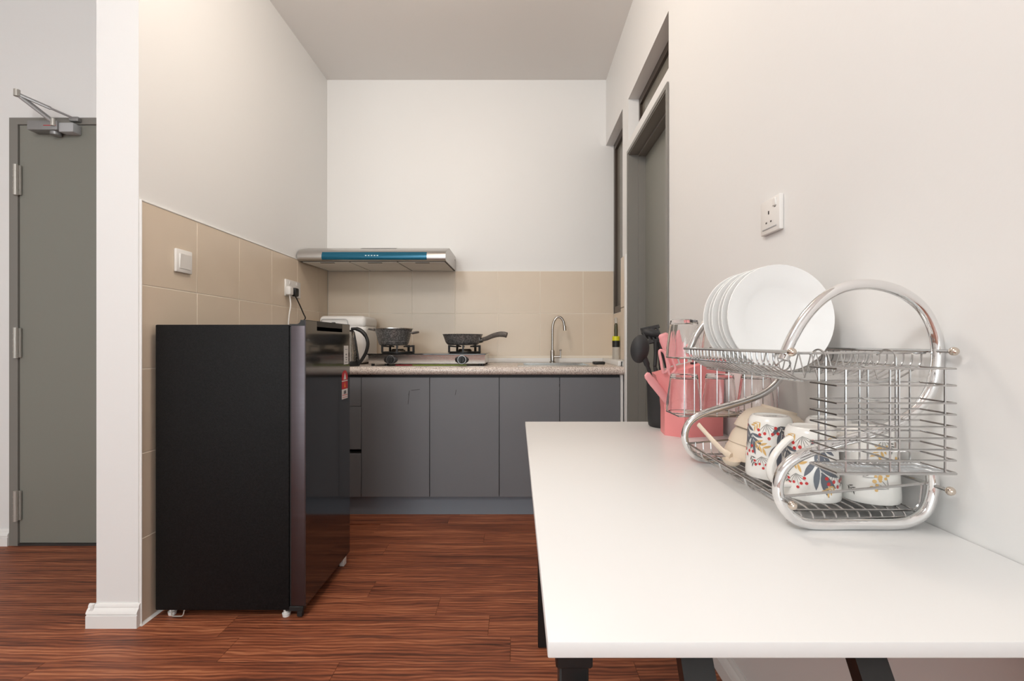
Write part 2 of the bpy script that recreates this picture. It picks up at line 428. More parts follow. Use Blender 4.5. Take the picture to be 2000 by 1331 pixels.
b = MB().tube([a1, a1.lerp(a2, .55)], .008, 8, flat=.6); b.tube([a1.lerp(a2, .5), a2], .005, 8); b.build('link_arm', 'silver', cl)
MB().tube([a1-Vector((0, 0, .012)), a1+Vector((0, 0, .018))], .012, 12).build('elbow_joint', 'hinge', cl)
MB().box(a2.x-.028, a2.x+.018, 2.296, 2.318, a2.z-.012, a2.z+.010, .004, 2).build('shoe', 'silver', cl)

# ------------------------------------------------------------------ right wall: door 2, transom, kitchen window
b = MB(); z1 = 2.073
b.box(.622, .680, 1.946, 1.968, 0, z1); b.box(.622, .680, 2.632, 2.654, 0, z1); b.box(.622, .680, 1.968, 2.632, z1-.022, z1)
b.box(.676, .730, 1.946, 1.978, 0, z1); b.box(.676, .730, 2.622, 2.654, 0, z1); b.box(.676, .730, 1.978, 2.622, z1-.034, z1)
b.box(.618, .624, 1.940, 1.962, 0, z1+.004); b.box(.618, .624, 2.638, 2.657, 0, z1+.004); b.box(.618, .624, 1.962, 2.638, z1-.016, z1+.004)
d2 = struct(b.build('door_2', 'frame', smooth=False), 'grey door with rebated metal frame in the right wall')
MB().box(.715, .752, 1.980, 2.620, .01, z1-.036, .001, 1).build('door_leaf', 'doorgrey', d2)
b = MB()
b.box(.686, .720, 1.946, 1.986, 2.136, 2.373); b.box(.686, .720, 2.630, 2.654, 2.136, 2.373); b.box(.686, .720, 1.986, 2.630, 2.333, 2.373); b.box(.686, .720, 1.986, 2.630, 2.136, 2.152)
w1 = struct(b.build('window_1', 'brown', smooth=False), 'brown framed transom window above the grey door')
MB().box(.700, .706, 1.986, 2.630, 2.152, 2.333).build('pane', 'pane', w1)
b = MB()
b.box(.680, .720, 2.796, 2.84, 1.206, 2.39); b.box(.680, .720, 3.272, YB-.001, 1.206, 2.39); b.box(.680, .720, 2.84, 3.272, 2.345, 2.39); b.box(.680, .720, 2.84, 3.272, 1.206, 1.25)
b.box(.690, .715, 3.04, 3.075, 1.25, 2.345)
w2 = struct(b.build('window_2', 'brown', smooth=False), 'tall brown framed kitchen window in the right wall')
MB().box(.705, .709, 2.84, 3.04, 1.25, 2.345).build('pane', 'pane', w2)
MB().box(.698, .702, 3.075, 3.272, 1.25, 2.345).build('pane', 'pane', w2)

# ------------------------------------------------------------------ base cabinets, plinth, worktop
def cabinet(x0, x1, label, splits, drawers=False):
    t = thing('base_cabinet', ((x0+x1)/2, 2.98, .112), label, 'cabinet')
    q = MB().box(x0+.001, x0+.017, 2.731, 3.305, .112, .8155); q.box(x1-.017, x1-.001, 2.731, 3.305, .112, .8155); q.box(x0+.017, x1-.017, 2.731, 3.305, .112, .128); q.box(x0+.017, x1-.017, 3.295, 3.305, .128, .8155); q.box(x0+.017, x1-.017, 2.731, 2.747, .78, .8155)
    q.build('carcass', 'carc', t, False)
    if drawers:
        for z0, z1_ in ((.635, .800), (.386, .632), (.112, .362)):
            d = MB().box(x0+.0015, x1-.0015, 2.712, 2.730, z0, z1_, .0012, 1).build('drawer', 'cab', t)
        MB().box(x0+.0015, x1-.0015, 2.716, 2.731, .366, .372).build('finger_pull', 'plastic', t)
    else:
        for a, c in zip(splits[:-1], splits[1:]):
            MB().box(a+.0015, c-.0015, 2.712, 2.730, .112, .800, .0012, 1).build('door', 'cab', t)
    return t
cabinet(-1.329, -.898, 'charcoal base cabinet of three drawers partly hidden by black fridge', None, True)
ca = cabinet(-.898, -.103, 'charcoal double door base cabinet below the gas stove', (-.898, -.504, -.103))
cabinet(-.103, .594, 'charcoal double door base cabinet below the sink', (-.103, .245, .594))
for p, q in (((798, 772), (800, 764)), ((797, 790), (799, 768)), ((803, 763), (820, 761)), ((889, 772), (891, 762))):
    a, c = at(p[0], p[1], 2.7117), at(q[0], q[1], 2.7117); MB().tube([a, c], .0011, 4).build('scuff_mark', 'dark', ca)
tag(MB().box(-1.329, .594, 2.746, 2.762, 0, .110).build('plinth_board', 'kick', smooth=False), 'blue-grey plinth board under the charcoal cabinets', 'plinth')
struct(MB().box(.596, .6115, 2.72, 3.0, 0, .8155).build('trim_4', 'trim'), 'white filler strip beside the cabinets')
prof = [(3.309, .816), (3.309, .862)]
for k in range(9):
    a = PI/2 + k*PI/8; prof.append((2.712+.023*math.cos(a)*.95, .839+.023*math.sin(a)))
sx0, sx1, sy0, sy1 = .035, .445, 2.775, 3.165
wt = MB(); wt.prism(prof, -1.329, sx0, 'x'); wt.prism(prof, sx1, .6115, 'x')
wt.prism([(sy0, .816), (sy0, .862)]+prof[2:], sx0, sx1, 'x'); wt.box(sx0, sx1, sy1, 3.309, .816, .862)
wk = tag(wt.build('worktop', 'granite'), 'speckled pinkish beige worktop with rounded front edge', 'worktop')
b = MB().box(-1.329, .60, 3.294, 3.309, .8622, .893, .003, 2); b.box(.600, .618, 2.80, 3.309, .8622, .893, .003, 2)
b.box(.618, .6745, 2.80, 3.309, .8885, .893)
b.build('upstand', 'trim', wk)

# sink ---------------------------------------------------------------
sk = thing('sink', ((sx0+sx1)/2, 2.97, .70), 'stainless steel inset sink in speckled worktop', 'sink')
b = MB(); r0, r1, ry0, ry1 = .003, .468, 2.738, 3.205
b.box(r0, r1, ry0, sy0+.006, .8622, .8662, .0015, 1); b.box(r0, r1, sy1-.006, ry1, .8622, .8662, .0015, 1)
b.box(r0, sx0+.006, sy0, sy1, .8622, .8662, .0015, 1); b.box(sx1-.006, r1, sy0, sy1, .8622, .8662, .0015, 1)
b.build('rim', 'steel', sk)
b = MB(); t = .002
b.box(sx0+.004, sx1-.004, sy0+.004, sy1-.004, .70, .702)
b.box(sx0+.004, sx0+.004+t, sy0+.004, sy1-.004, .70, .864); b.box(sx1-.004-t, sx1-.004, sy0+.004, sy1-.004, .70, .864)
b.box(sx0+.004, sx1-.004, sy0+.004, sy0+.004+t, .70, .864); b.box(sx0+.004, sx1-.004, sy1-.004-t, sy1-.004, .70, .864)
b.build('basin', 'steel', sk)
MB().lathe([(0, .003), (.02, .003), (.04, .001), (.045, 0)], ((sx0+sx1)/2, 2.97, .702), 24).build('drain', 'chrome', sk)
# faucet ---------------------------------------------------------------
fy = 3.187; fx = (1079-1010)*fy/F
ft = thing('faucet', (fx, fy, .8662), 'slim chrome gooseneck faucet behind the sink', 'faucet')
MB().lathe([(0, 0), (.021, 0), (.021, .006), (.015, .010), (.015, .075), (.012, .085), (0, .085)], (fx, fy, .8662), 20).build('base', 'tap', ft)
pts = [(fx, fy, .94), (fx, fy, 1.09)] + [(fx+.042-.042*math.cos(a), fy-.001, 1.09+.085*math.sin(a)) for a in [PI*k/16 for k in range(1, 14)]]
pts.append((fx+.082, fy-.001, 1.098))
MB().tube(pts, .0085, 14).build('spout', 'tap', ft)
MB().tube([(fx+.0815, fy-.001, 1.115), (fx+.083, fy-.001, 1.083)], .0115, 14).build('nozzle', 'tap', ft)
b = MB().tube([(fx+.010, fy-.004, .906), (fx+.052, fy-.008, .906)], .009, 12); b.build('valve', 'tap', ft)
b = MB().tube([(fx+.054, fy-.008, .897), (fx+.054, fy-.008, .945)], [.0055, .005], 10); b.ball((fx+.053, fy-.008, .951), .008, 8, (1.2, 1, .7)); b.build('lever', 'tap', ft)
# scouring pad ---------------------------------------------------------
pc = at(1168, 709.5, 3.05)
tag(MB().box(.488, .560, 2.99, 3.06, .8626, .880, .006, 3).build('scouring_pad', 'plastic'), 'small flat black pad lying beside the sink', 'pad')
# bottle ---------------------------------------------------------------
bx_, by_ = .6465, 3.08
bt = thing('bottle', (bx_, by_, .893), 'slim bottle with yellow and black bands on window ledge', 'bottle')
MB().lathe([(0, 0), (.022, 0), (.0235, .004), (.0235, .079), (0, .079)], (bx_, by_, .893), 20).build('lower_body', 'clearp', bt)
MB().lathe([(0, .079), (.0245, .079), (.0245, .121), (0, .121)], (bx_, by_, .893), 20).build('black_band', 'plastic', bt)
MB().lathe([(0, .121), (.0250, .121), (.0235, .150), (0, .150)], (bx_, by_, .893), 20).build('yellow_band', 'yellow', bt)
MB().lathe([(0, .150), (.012, .150), (.013, .19), (.011, .225), (.008, .235), (0, .235)], (bx_, by_, .893), 18).build('neck', 'olive', bt)
MB().lathe([(0, .235), (.011, .235), (.012, .262), (.008, .272), (0, .272)], (bx_, by_, .893), 16).build('cap', 'clearp', bt)

# ------------------------------------------------------------------ gas stove
st = thing('gas_stove', (-.534, 2.96, .8622), 'two burner gas stove with steel front and black glass top', 'stove')
MB().prism([(2.790, .877), (2.780, .929), (3.150, .929), (3.150, .877)], -.879, -.190, 'x').build('body', 'steel', st)
MB().box(-.884, -.185, 2.772, 3.158, .929, .936, .0015, 1).build('glass_top', 'sheet', st)
for x in (-.860, -.780, -.222, -.206):
    for y in (2.81, 3.13): MB().lathe([(0, 0), (.009, 0), (.010, .0155), (0, .0155)], (x, y, .8622), 12).build('foot', 'plastic', st)
for u in (763, 902):
    c = at(u, 703, 2.784)
    k = MB().lathe([(0, -.003), (.041, -.003), (.041, .001), (.036, .004), (0, .004)], (0, 0, 0), 32, axis='y')
    k.move(Matrix.Translation(c) @ Matrix.Rotation(PI, 4, 'Z') @ Matrix.Diagonal((1, 1, .60, 1)))
    pl_ = k.build('knob_plate', 'plastic', st)
    MB().lathe([(.0245, 0), (.0245, -.003), (.0232, -.003), (.0232, 0)], c-Vector((0, .002, 0)), 28, axis='y', close=True).build('ring', 'steeld', pl_)
    b = MB().lathe([(0, 0), (.019, 0), (.017, -.024), (0, -.024)], c-Vector((0, .003, 0)), 24, axis='y')
    b.box(c.x-.004, c.x+.004, c.y-.034, c.y-.02, c.z-.016, c.z+.016, .002, 2); b.build('knob', 'plastic', pl_)
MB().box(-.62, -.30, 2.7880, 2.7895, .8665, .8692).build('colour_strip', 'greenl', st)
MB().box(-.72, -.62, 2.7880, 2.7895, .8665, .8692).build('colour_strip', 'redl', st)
def burner(cx, cy, rot):
    MB().lathe([(0, .936), (.075, .936), (.078, .940), (.062, .944), (.058, .939), (0, .939)], (cx, cy, 0), 36).build('drip_ring', 'chrome', st)
    MB().lathe([(0, .939), (.040, .939), (.044, .955), (.036, .962), (0, .962)], (cx, cy, 0), 28).build('burner_cap', 'brass', st)
    b = MB().tube([(cx+.098*math.cos(a), cy+.098*math.sin(a), .941) for a in [2*PI*k/36 for k in range(36)]], .0045, 6, closed=True)
    for k in range(5):
        a = rot + k*2*PI/5; dx, dy = math.cos(a), math.sin(a)
        def Q(r, z): return (cx+dx*r, cy+dy*r, z)
        w = Vector((-dy, dx, 0))*.005
        for q in ([Q(.094, .938), Q(.106, .938), Q(.106, .985), Q(.094, .985)], [Q(.094, .974), Q(.094, .985), Q(.055, .9795), Q(.055, .972)]):
            A = [b.bm.verts.new(Vector(p)+w) for p in q]; B = [b.bm.verts.new(Vector(p)-w) for p in q]
            b.bm.faces.new(A); b.bm.faces.new(B[::-1])
            for i in range(4): b.bm.faces.new((A[i], B[i], B[(i+1) % 4], A[(i+1) % 4]))
    b.build('pan_support', 'plastic', st)
cy = 2.975
x1_ = (778-1010)*cy/F; x2_ = (908-1010)*cy/F
burner(x1_, cy, -.15); burner(x2_, cy, -PI/2+.0)
# pot
px_ = (769-1010)*cy/F
pt = thing('cooking_pot', (px_, cy, .9835), 'deep grey marbled cooking pot with two loop handles on stove', 'pot')
MB().lathe([(0, 0), (.078, 0), (.086, .004), (.092, .014), (.096, .024), (.0945, .026), (.097, .030), (.109, .080), (.1165, .104), (.120, .107), (.117, .108), (.106, .080), (.090, .010), (.080, .006), (0, .006)], (px_, cy, .9835), 44).build('body', 'pot', pt)
MB().lathe([(.117, .104), (.1212, .104), (.1212, .1085), (.117, .1085)], (px_, cy, .9835), 44, close=True).build('rim', 'steel', pt)
for sg in (-1, 1):
    hz = 1.083 if sg < 0 else 1.064
    p = [(px_+sg*.108, cy-.035, hz-.004), (px_+sg*.148, cy-.033, hz+.003), (px_+sg*.158, cy, hz+.004), (px_+sg*.148, cy+.033, hz+.003), (px_+sg*.108, cy+.035, hz-.004)]
    MB().tube(fillet(p, .02), .006, 8, flat=.8).build('handle', 'pothandle', pt)
# pan
qx = (904-1010)*cy/F
pn = thing('frying_pan', (qx, cy, .9855), 'shallow grey marbled frying pan with long handle on stove', 'frying pan')
MB().lathe([(0, 0), (.088, 0), (.098, .006), (.108, .018), (.119, .050), (.125, .066), (.1275, .068), (.125, .069), (.116, .051), (.102, .014), (.09, .006), (0, .006)], (qx, cy, .9855), 44).build('body', 'pot', pn)
hp = [at(u, v, y) for u, v, y in ((940, 664, 2.955), (950, 661.5, 2.94), (962, 656.5, 2.925), (974, 653.5, 2.91), (984, 653.5, 2.90), (990, 655, 2.895))]
MB().tube(crom(hp, 5), [.012+.005*min(1, i/18) for i in range(26)], 12, flat=.75).build('handle', 'pothandle', pn)
MB().tube([at(936, 666, 2.96), at(943, 664, 2.952)], .015, 12).build('handle_bracket', 'steel', pn)

# ------------------------------------------------------------------ range hood
hd = thing('range_hood', (-.88, 3.08, 1.50), 'slim steel range hood with teal blue control panel', 'range hood')
hx0, hx1 = -1.3285, -.432
pf = [(3.309, 1.507), (3.309, 1.603), (3.0, 1.603), (2.900, 1.575), (2.870, 1.562), (2.852, 1.549), (2.843, 1.532), (2.841, 1.516), (2.846, 1.504), (2.862, 1.497)]
MB().prism(pf, hx0, hx1, 'x').build('body', 'steeld', hd)
nose = [(2.8505, 1.5495), (2.8410, 1.5325), (2.8388, 1.5155), (2.8440, 1.5035)]        # blue strip follows the nose
nosei = [(y+.004, z-.001) for y, z in nose]
MB().prism(nose+nosei[::-1], -1.180, -.546, 'x').build('control_panel', 'blue', hd)
for k in range(5):
    x = (714.5+5.7*k-1010)*2.84/F; MB().box(x-.0045, x+.0045, 2.8375, 2.8400, 1.524, 1.529).build('button', 'lcd', hd)
for k in range(18):
    x = -.980+k*.0125; MB().prism([(2.945, 1.5870), (2.945, 1.5885), (2.990, 1.6010), (2.990, 1.5990)], x, x+.007, 'x').build('vent_slot', 'dark', hd)
def under(y, d): return 1.497+(y-2.862)*.0224-d
MB().prism([(2.868, under(2.868, 0)), (3.306, under(3.306, 0)), (3.306, under(3.306, .002)), (2.868, under(2.868, .002))], hx0+.004, hx1-.004, 'x').build('underside_frame', 'dark', hd)
w = (hx1-hx0-.03)/3
for k in range(3):
    x = hx0+.018+k*(w+.003)
    f = MB().prism([(2.880, under(2.88, .001)), (3.288, under(3.288, .001)), (3.288, under(3.288, .005)), (2.880, under(2.88, .005))], x, x+w-.006, 'x').build('filter', 'steelg', hd)
    MB().prism([(2.890, under(2.89, .004)), (2.906, under(2.906, .004)), (2.906, under(2.906, .007)), (2.890, under(2.89, .007))], x+w*.35, x+w*.65, 'x').build('filter_handle', 'dark', f)
MB().tube([(hx1-.001, 3.27, 1.575), (hx1+.001, 3.27, 1.575)], .004, 10).build('screw', 'dark', hd)

# ------------------------------------------------------------------ fridge
fy0, fy1 = 1.706, 2.152
fr = thing('fridge', (-1.06, 1.93, 0), 'small black single door fridge against tiled wall', 'fridge')
MB().box(-1.311, -.826, fy0, fy1, .030, 1.066, .004, 2).build('body', 'fbody', fr)
MB().box(-.8265, -.8195, fy0+.006, fy1-.006, .045, 1.060).build('gasket', 'plastic', fr)
# door in section (x, z): top lip raised at the front
dr = MB().box(-.8195, -.7675, fy0-.001, fy1+.001, .046, 1.064, .003, 2).build('door', 'fside', fr)
cap = [(-.824, 1.062), (-.824, 1.068), (-.797, 1.068), (-.789, 1.071), (-.785, 1.077), (-.784, 1.083), (-.766, 1.083), (-.766, 1.062)]
MB().prism(cap, fy0-.0015, fy1+.0015, 'y').build('top_cap', 'plastic', dr)
b = MB(); yg0, yg1 = 1.80, 2.06                      # black glass front with a grip pocket at its upper edge
b.box(-.769, -.765, fy0-.001, fy1+.001, .046, 1.046)
b.box(-.769, -.765, fy0-.001, yg0, 1.046, 1.081); b.box(-.769, -.765, yg1, fy1+.001, 1.046, 1.081)
b.build('glass_front', 'fface', dr, False)
MB().box(-.7685, -.7675, yg0, yg1, 1.046, 1.079).build('grip_pocket', 'plastic', dr)
MB().tube([(-.7665, fy0-.0008, .048), (-.7665, fy0-.0008, 1.079)], .0016, 8).build('edge_trim', 'fside', dr)
MB().box(-.7649, -.7640, 2.080, 2.132, .904, .987).build('spec_label', 'labw', dr)
b = MB()
for z, h, y0_, y1_ in ((.945, .006, 2.098, 2.112), (.932, .004, 2.096, 2.118), (.922, .005, 2.100, 2.114), (.912, .003, 2.092, 2.122), (.970, .002, 2.092, 2.120)): b.box(-.7640, -.7636, y0_, y1_, z, z+h)
b.build('label_print', 'ink', dr)
en = MB(); ya, yb, yc = 2.056, 2.124, 2.09
en.prism([(ya, .834), (yb, .834)] + [(yc+.034*math.cos(a), .848+.030*math.sin(a)) for a in [PI*k/10 for k in range(11)]], -.7649, -.7640, 'x')
en.box(-.7649, -.7640, ya, yb, .796, .829); en = en.build('energy_label', 'redl', dr, False)
b = MB().prism([(yc-.016, .838), (yc+.016, .838), (yc, .866)], -.7640, -.7636, 'x'); b.build('label_triangle', 'labw', dr, False)
for za, zb in ((.752, .795), (.8295, .8335)): MB().box(-.7649, -.7640, ya, yb, za, zb).build('label_panel', 'labw', dr, False)
MB().prism([(yc-.008, .803), (yc+.008, .803), (yc+.004, .812), (yc, .825), (yc-.005, .812)], -.7640, -.7636, 'x').build('label_star', 'orange', dr, False)
b = MB().box(-.7640, -.7636, ya+.02, yb-.02, .774, .788); b.build('label_print', 'ink', dr)
b = MB().box(-.7640, -.7636, ya+.004, yb-.004, .768, .7705); b.box(-.7640, -.7636, ya+.004, yb-.004, .758, .760); b.build('label_print', 'redl', dr)
for x, y in ((-1.27, fy0+.03), (-.845, fy0+.02), (-1.27, fy1-.03), (-.845, fy1-.03)):
    MB().lathe([(0, 0), (.013, 0), (.015, .012), (.010, .014), (.010, .031), (0, .031)], (x, y, 0), 14).build('foot', 'white', fr)
MB().box(-.842, -.775, fy0+.002, fy0+.03, .024, .044, .003, 1).build('lower_hinge', 'plastic', fr)
b = MB().box(-.80, -.78, fy0+.004, fy0+.02, .004, .026, .002, 1); b.build('hinge_pin', 'plastic', fr)
MB().tube(fillet([(-1.255, fy0+.006, .033), (-1.253, fy0+.002, .008), (-1.212, fy0+.002, .008), (-1.208, fy0+.006, .033)], .008), .0022, 6).build('wire_bail', 'hinge', fr)
MB().box(-.795, -.772, fy1-.05, fy1-.02, 0, .045, .003, 1).build('door_foot', 'white', fr)

# ------------------------------------------------------------------ kettle and rice cooker behind the fridge
kc = Vector((at(676, 717, 2.79).x, 2.79, .8622))
kt = thing('kettle', kc, 'brushed steel electric kettle with black handle behind the fridge', 'kettle')
MB().lathe([(0, 0), (.075, 0), (.077, .006), (.075, .022), (.071, .030), (0, .030)], kc, 32).build('base', 'plastic', kt)
MB().lathe([(0, .030), (.068, .030), (.066, .08), (.058, .15), (.050, .200), (.047, .205), (0, .205)], kc, 36).build('body', 'steel', kt)
MB().lathe([(0, .228), (.010, .227), (.014, .216), (.040, .212), (.049, .203), (0, .203)], kc, 28).build('lid', 'plastic', kt)
hk = [(686, 643, 2.785), (697, 643, 2.785), (707, 648, 2.785), (715, 658, 2.785), (718.5, 672, 2.785), (715, 688, 2.785), (708, 701, 2.785), (700, 712, 2.785)]
MB().tube(crom([at(*p) for p in hk], 4), [.009]*4+[.012]*8+[.010]*17, 10, flat=.9).build('handle', 'plastic', kt)
hk2 = [(690, 648, 2.785), (694, 665, 2.785), (698, 690, 2.785), (701, 708, 2.785)]
MB().tube(crom([at(*p) for p in hk2], 4), .006, 8).build('handle_spine', 'plastic', kt)
ry = 2.99; ra, rb_ = (622-1010)*ry/F, (714-1010)*ry/F
rc = thing('rice_cooker', ((ra+rb_)/2, ry+.13, .8622), 'white boxy rice cooker with carry handle behind the kettle', 'rice cooker')
MB().box(ra, rb_, ry, ry+.27, .870, 1.120, .035, 4).build('body', 'white', rc)
MB().box(ra+.002, rb_-.002, ry-.002, ry+.268, 1.095, 1.172, .026, 4).build('lid', 'white', rc)
MB().tube(fillet([at(625, 641, ry-.006), at(628, 623.5, ry-.010), at(678, 624, ry-.010), at(681, 641, ry-.006)], .015), .0022, 8).build('carry_handle', 'grey', rc)
MB().box(at(648, 0, ry).x, at(656, 0, ry).x, ry-.010, ry, 1.10, 1.13, .003, 1).build('latch', 'plastic', rc)
for x in (ra+.05, rb_-.05):
    for y in (ry+.05, ry+.22): MB().lathe([(0, 0), (.012, 0), (.013, .012), (0, .012)], (x, y, .8622), 12).build('foot', 'plastic', rc)

# ------------------------------------------------------------------ switches and sockets
xl = -1.330
y0, y1 = wx(339, xl), wx(371, xl)
sw = thing('light_switch', (xl, (y0+y1)/2, 1.275), 'white rocker light switch on beige tiled wall', 'switch')
MB().box(xl, xl+.011, y0, y1, 1.277, 1.368, .004, 2).build('plate', 'white', sw)
MB().prism([(xl+.010, 1.293), (xl+.0125, 1.293), (xl+.017, 1.350), (xl+.010, 1.350)], y0+.016, y1-.016, 'y').build('rocker', 'white', sw)
y0, y1 = wx(555, xl), wx(584, xl)
so = thing('double_socket', (xl, (y0+y1)/2, 1.27), 'white double wall socket holding two plugs above the fridge', 'socket')
zb, zt = 1.270, 1.366
MB().box(xl, xl+.010, y0, y1, zb, zt, .003, 2).build('plate', 'white', so)
for k in (.27, .73):
    yy = y0+(y1-y0)*k; MB().box(xl+.009, xl+.013, yy-.009, yy+.009, 1.340, 1.357, .0015, 1).build('rocker', 'white', so)
def plug(name, u, v, col, label, path, cat='plug'):
    y = wx(u, xl+.03); z = 1-(v-670)*y/F
    t = thing(name, (xl+.013, y, z), label, cat)
    MB().box(xl+.0105, xl+.040, y-.022, y+.022, z-.026, z+.024, .008, 3).build('plug_body', col, t)
    c0 = Vector((xl+.026, y, z-.022))
    MB().tube(crom([c0]+[Vector(q) for q in path(c0)], 6), .0036, 8).build('cord', col, t)
    return t
plug('power_plug', 567, 568, 'white', 'white plug and white cord running down to the fridge top',
     lambda c: [(c.x+.004, c.y+.004, c.z-.06), (c.x+.002, c.y-.012, c.z-.13), (c.x-.006, c.y-.008, c.z-.25), (c.x-.008, c.y+.0, c.z-.36)])
plug('power_plug', 578, 571, 'plastic', 'black plug and black kinked cord beside the white plug',
     lambda c: [(c.x+.012, c.y+.03, c.z-.05), (c.x+.012, c.y+.08, c.z-.10), (c.x+.010, c.y+.11, c.z-.125), (c.x+.008, c.y+.085, c.z-.15), (c.x+.006, c.y+.10, c.z-.21), (c.x, c.y+.10, c.z-.32)])
y0, y1 = 1.105, 1.191
ws = thing('wall_socket', (XR, (y0+y1)/2, 1.266), 'white single switched wall socket above the dish rack', 'socket')
MB().box(XR-.011, XR, y0, y1, 1.268, 1.352, .003, 2).build('plate', 'white', ws)
MB().box(XR-.0145, XR-.010, y0+.012, y0+.026, 1.328, 1.346, .001, 1).build('rocker', 'white', ws)
b = MB(); ym = (y0+y1)/2+.004
for q in ((ym-.0025, ym+.0025, 1.314, 1.3225), (ym-.0135, ym-.0075, 1.293, 1.297), (ym+.0075, ym+.0135, 1.293, 1.297), (y0+.016, y0+.022, 1.325, 1.3262)):
    MB().box(XR-.0113, XR-.0105, *q).build('pin_hole', 'dark', ws)
MB().box(XR-.0125, XR-.0105, y0+.012, y1-.012, 1.279, 1.281).build('shutter_line', 'grey', ws)

# ------------------------------------------------------------------ table
ZT = .726
tb = thing('table', (.327, 1.03, 0), 'long white table with black folding legs along the right wall', 'table')
MB().box(.028, .6245, .431, 1.637, ZT-.015, ZT, .0012, 2).build('tabletop', 'table', tb)
def leg(x, y, w=.018):
    b = MB().box(x-w, x+w, y-.016, y+.016, ZT-.045, ZT-.0155, .002, 1); b.box(x-w*.8, x+w*.8, y-.013, y+.013, .0, ZT-.043, .002, 1); b.build('leg', 'blk', tb)
leg(.056, .475); leg(.590, .475); leg(.083, 1.555); leg(.590, 1.555)
b = MB().box(.056, .590, .487, .507, ZT-.040, ZT-.0156); b.build('cross_rail', 'blk', tb)
for x in (.175, .345):
    b = MB().prism([(.490, ZT-.016), (.470, ZT-.016), (.435, .655), (.455, .655)], x-.0155, x+.0155, 'x')
    b.lathe([(0, -.019), (.009, -.019), (.009, .019), (0, .019)], (x, .478, ZT-.026), 12, axis='x')
    b.build('brace', 'blk', tb)
b = MB().box(.056, .590, .436, .452, .640, .660); b.build('brace_bar', 'blk', tb)

# ------------------------------------------------------------------ dish rack
rk = thing('dish_rack', (.5, .88, ZT), 'two tier chrome dish rack with curved S shaped ends', 'dish rack')
yn, yfar = .69, 1.073
SP = [(1825, 925), (1825, 965), (1812, 1000), (1785, 1019), (1750, 1025.5), (1670, 1025.5), (1590, 1025.5), (1553, 1013), (1530, 985), (1523, 955), (1530, 925), (1550, 902), (1585, 884), (1640, 867), (1700, 850), (1760, 826), (1800, 795), (1825, 755), (1835, 700), (1829, 650), (1806, 605), (1770, 576), (1730, 561), (1690, 557), (1650, 564), (1610, 586), (1577, 620), (1552, 660), (1533, 704)]
spts = [((u-1010)*yn/F-.003, 1.001-(v-670)*yn/F) for u, v in SP]
for y in (yn, yfar):
    MB().tube(crom([(x, y, z) for x, z in spts], 5), .0078, 14).build('side_frame', 'chrome', rk)
rails = [(.385, .987), (.612, .988), (.386, .772), (.607, .792)]
for x, z in rails:
    MB().tube([(x, .660, z), (x, yfar+.012, z)], .0027, 8).build('rail', 'wire', rk)
    MB().ball((x, .660, z), .0062, 8).build('knob', 'brass', rk)
R = .00135
up = MB()
sec = [(.387, .9845), (.3885, .966), (.428, .944), (.572, .944), (.610, .966), (.611, .985)]
y = .712
while y < 1.06:
    up.tube(fillet([(x, y, z) for x, z in sec], .008, 3), R, 5); y += .0165
for x, z in sec[1:5] + [(.5, .944)]: up.tube([(x, .705, z-R*1.6), (x, 1.062, z-R*1.6)], R*1.1, 5)
for y in (.705, 1.060): up.tube([(.387, y, .9845), (.611, y, .985)], R*1.4, 6)
# curl at the front end of the tray
up.tube([(.3885+.010-.010*math.cos(a), .705-.006*math.sin(a), .966+.009*math.sin(a)) for a in [k*PI/8 for k in range(12)]], R, 5)
# zigzag plate dividers
for x in (.455, .545):
    pz = []; y = .712; k = 0
    while y < 1.05: pz.append((x, y, .9455 if k % 2 == 0 else .985)); y += .0165; k += 1
    up.tube(pz, R*.9, 5)
up.build('upper_tray', 'wire', rk)
lo = MB(); zf = .752
sec2 = [(.386, .7695), (.390, .757), (.402, zf-.0025), (.594, zf-.0025), (.603, .760), (.606, .789)]
for y in (.705, .80, .90, .99, 1.06): lo.tube(fillet([(x, y, z) for x, z in sec2], .008, 3), R*1.3, 5)
x = .402
while x < .600:
    lo.tube(fillet([(x, 1.062, .775), (x, 1.060, zf), (x, .714, zf), (x+.004, .702, zf-.006), (x+.003, .699, .737)], .012, 4), R, 5); x += .0172
lo.tube([(.400, .699, .737), (.596, .699, .742)], R*1.2, 5)
lo.tube([(.386, .697, .772), (.607, .697, .792)], R*1.6, 6)
lo.tube(fillet([(.386, 1.066, .772), (.607, 1.066, .792)], .01), R*1.6, 6)
lo.build('lower_tray', 'wire', rk)
ck = MB(); cx0, cx1, cy0, cy1 = .417, .573, .615, .670
zr = [.966, .944, .921, .906, .890, .875, .860, .846, .829]
for z in zr:
    ck.tube([(cx0, cy0, z), (cx1, cy0, z), (cx1, cy1, z), (cx0, cy1, z)], R, 5, closed=True)
    ck.tube([(.491, cy0, z), (.491, cy1, z)], R, 5)
for x in (.430, .488, .5, .560):
    for y in (cy0, cy1): ck.tube([(x, y+R, .829), (x, y+R, .967)], R, 5)
for x in (.440, .540): ck.tube(fillet([(x, cy1+R, .85), (x, cy1+R, .985), (x, .690, .992), (x, .707, .982)], .008), R*1.1, 5)
x = cx0+.0055
while x < cx1: ck.tube([(x, cy0, .829), (x, cy1, .829)], R*.95, 4); x += .0056
ck.tube([(cx0, cy0, .829), (cx1, cy0, .829), (cx1, cy1, .829), (cx0, cy1, .829)], R*1.5, 5, closed=True)
ck.build('cutlery_basket', 'wire', rk)
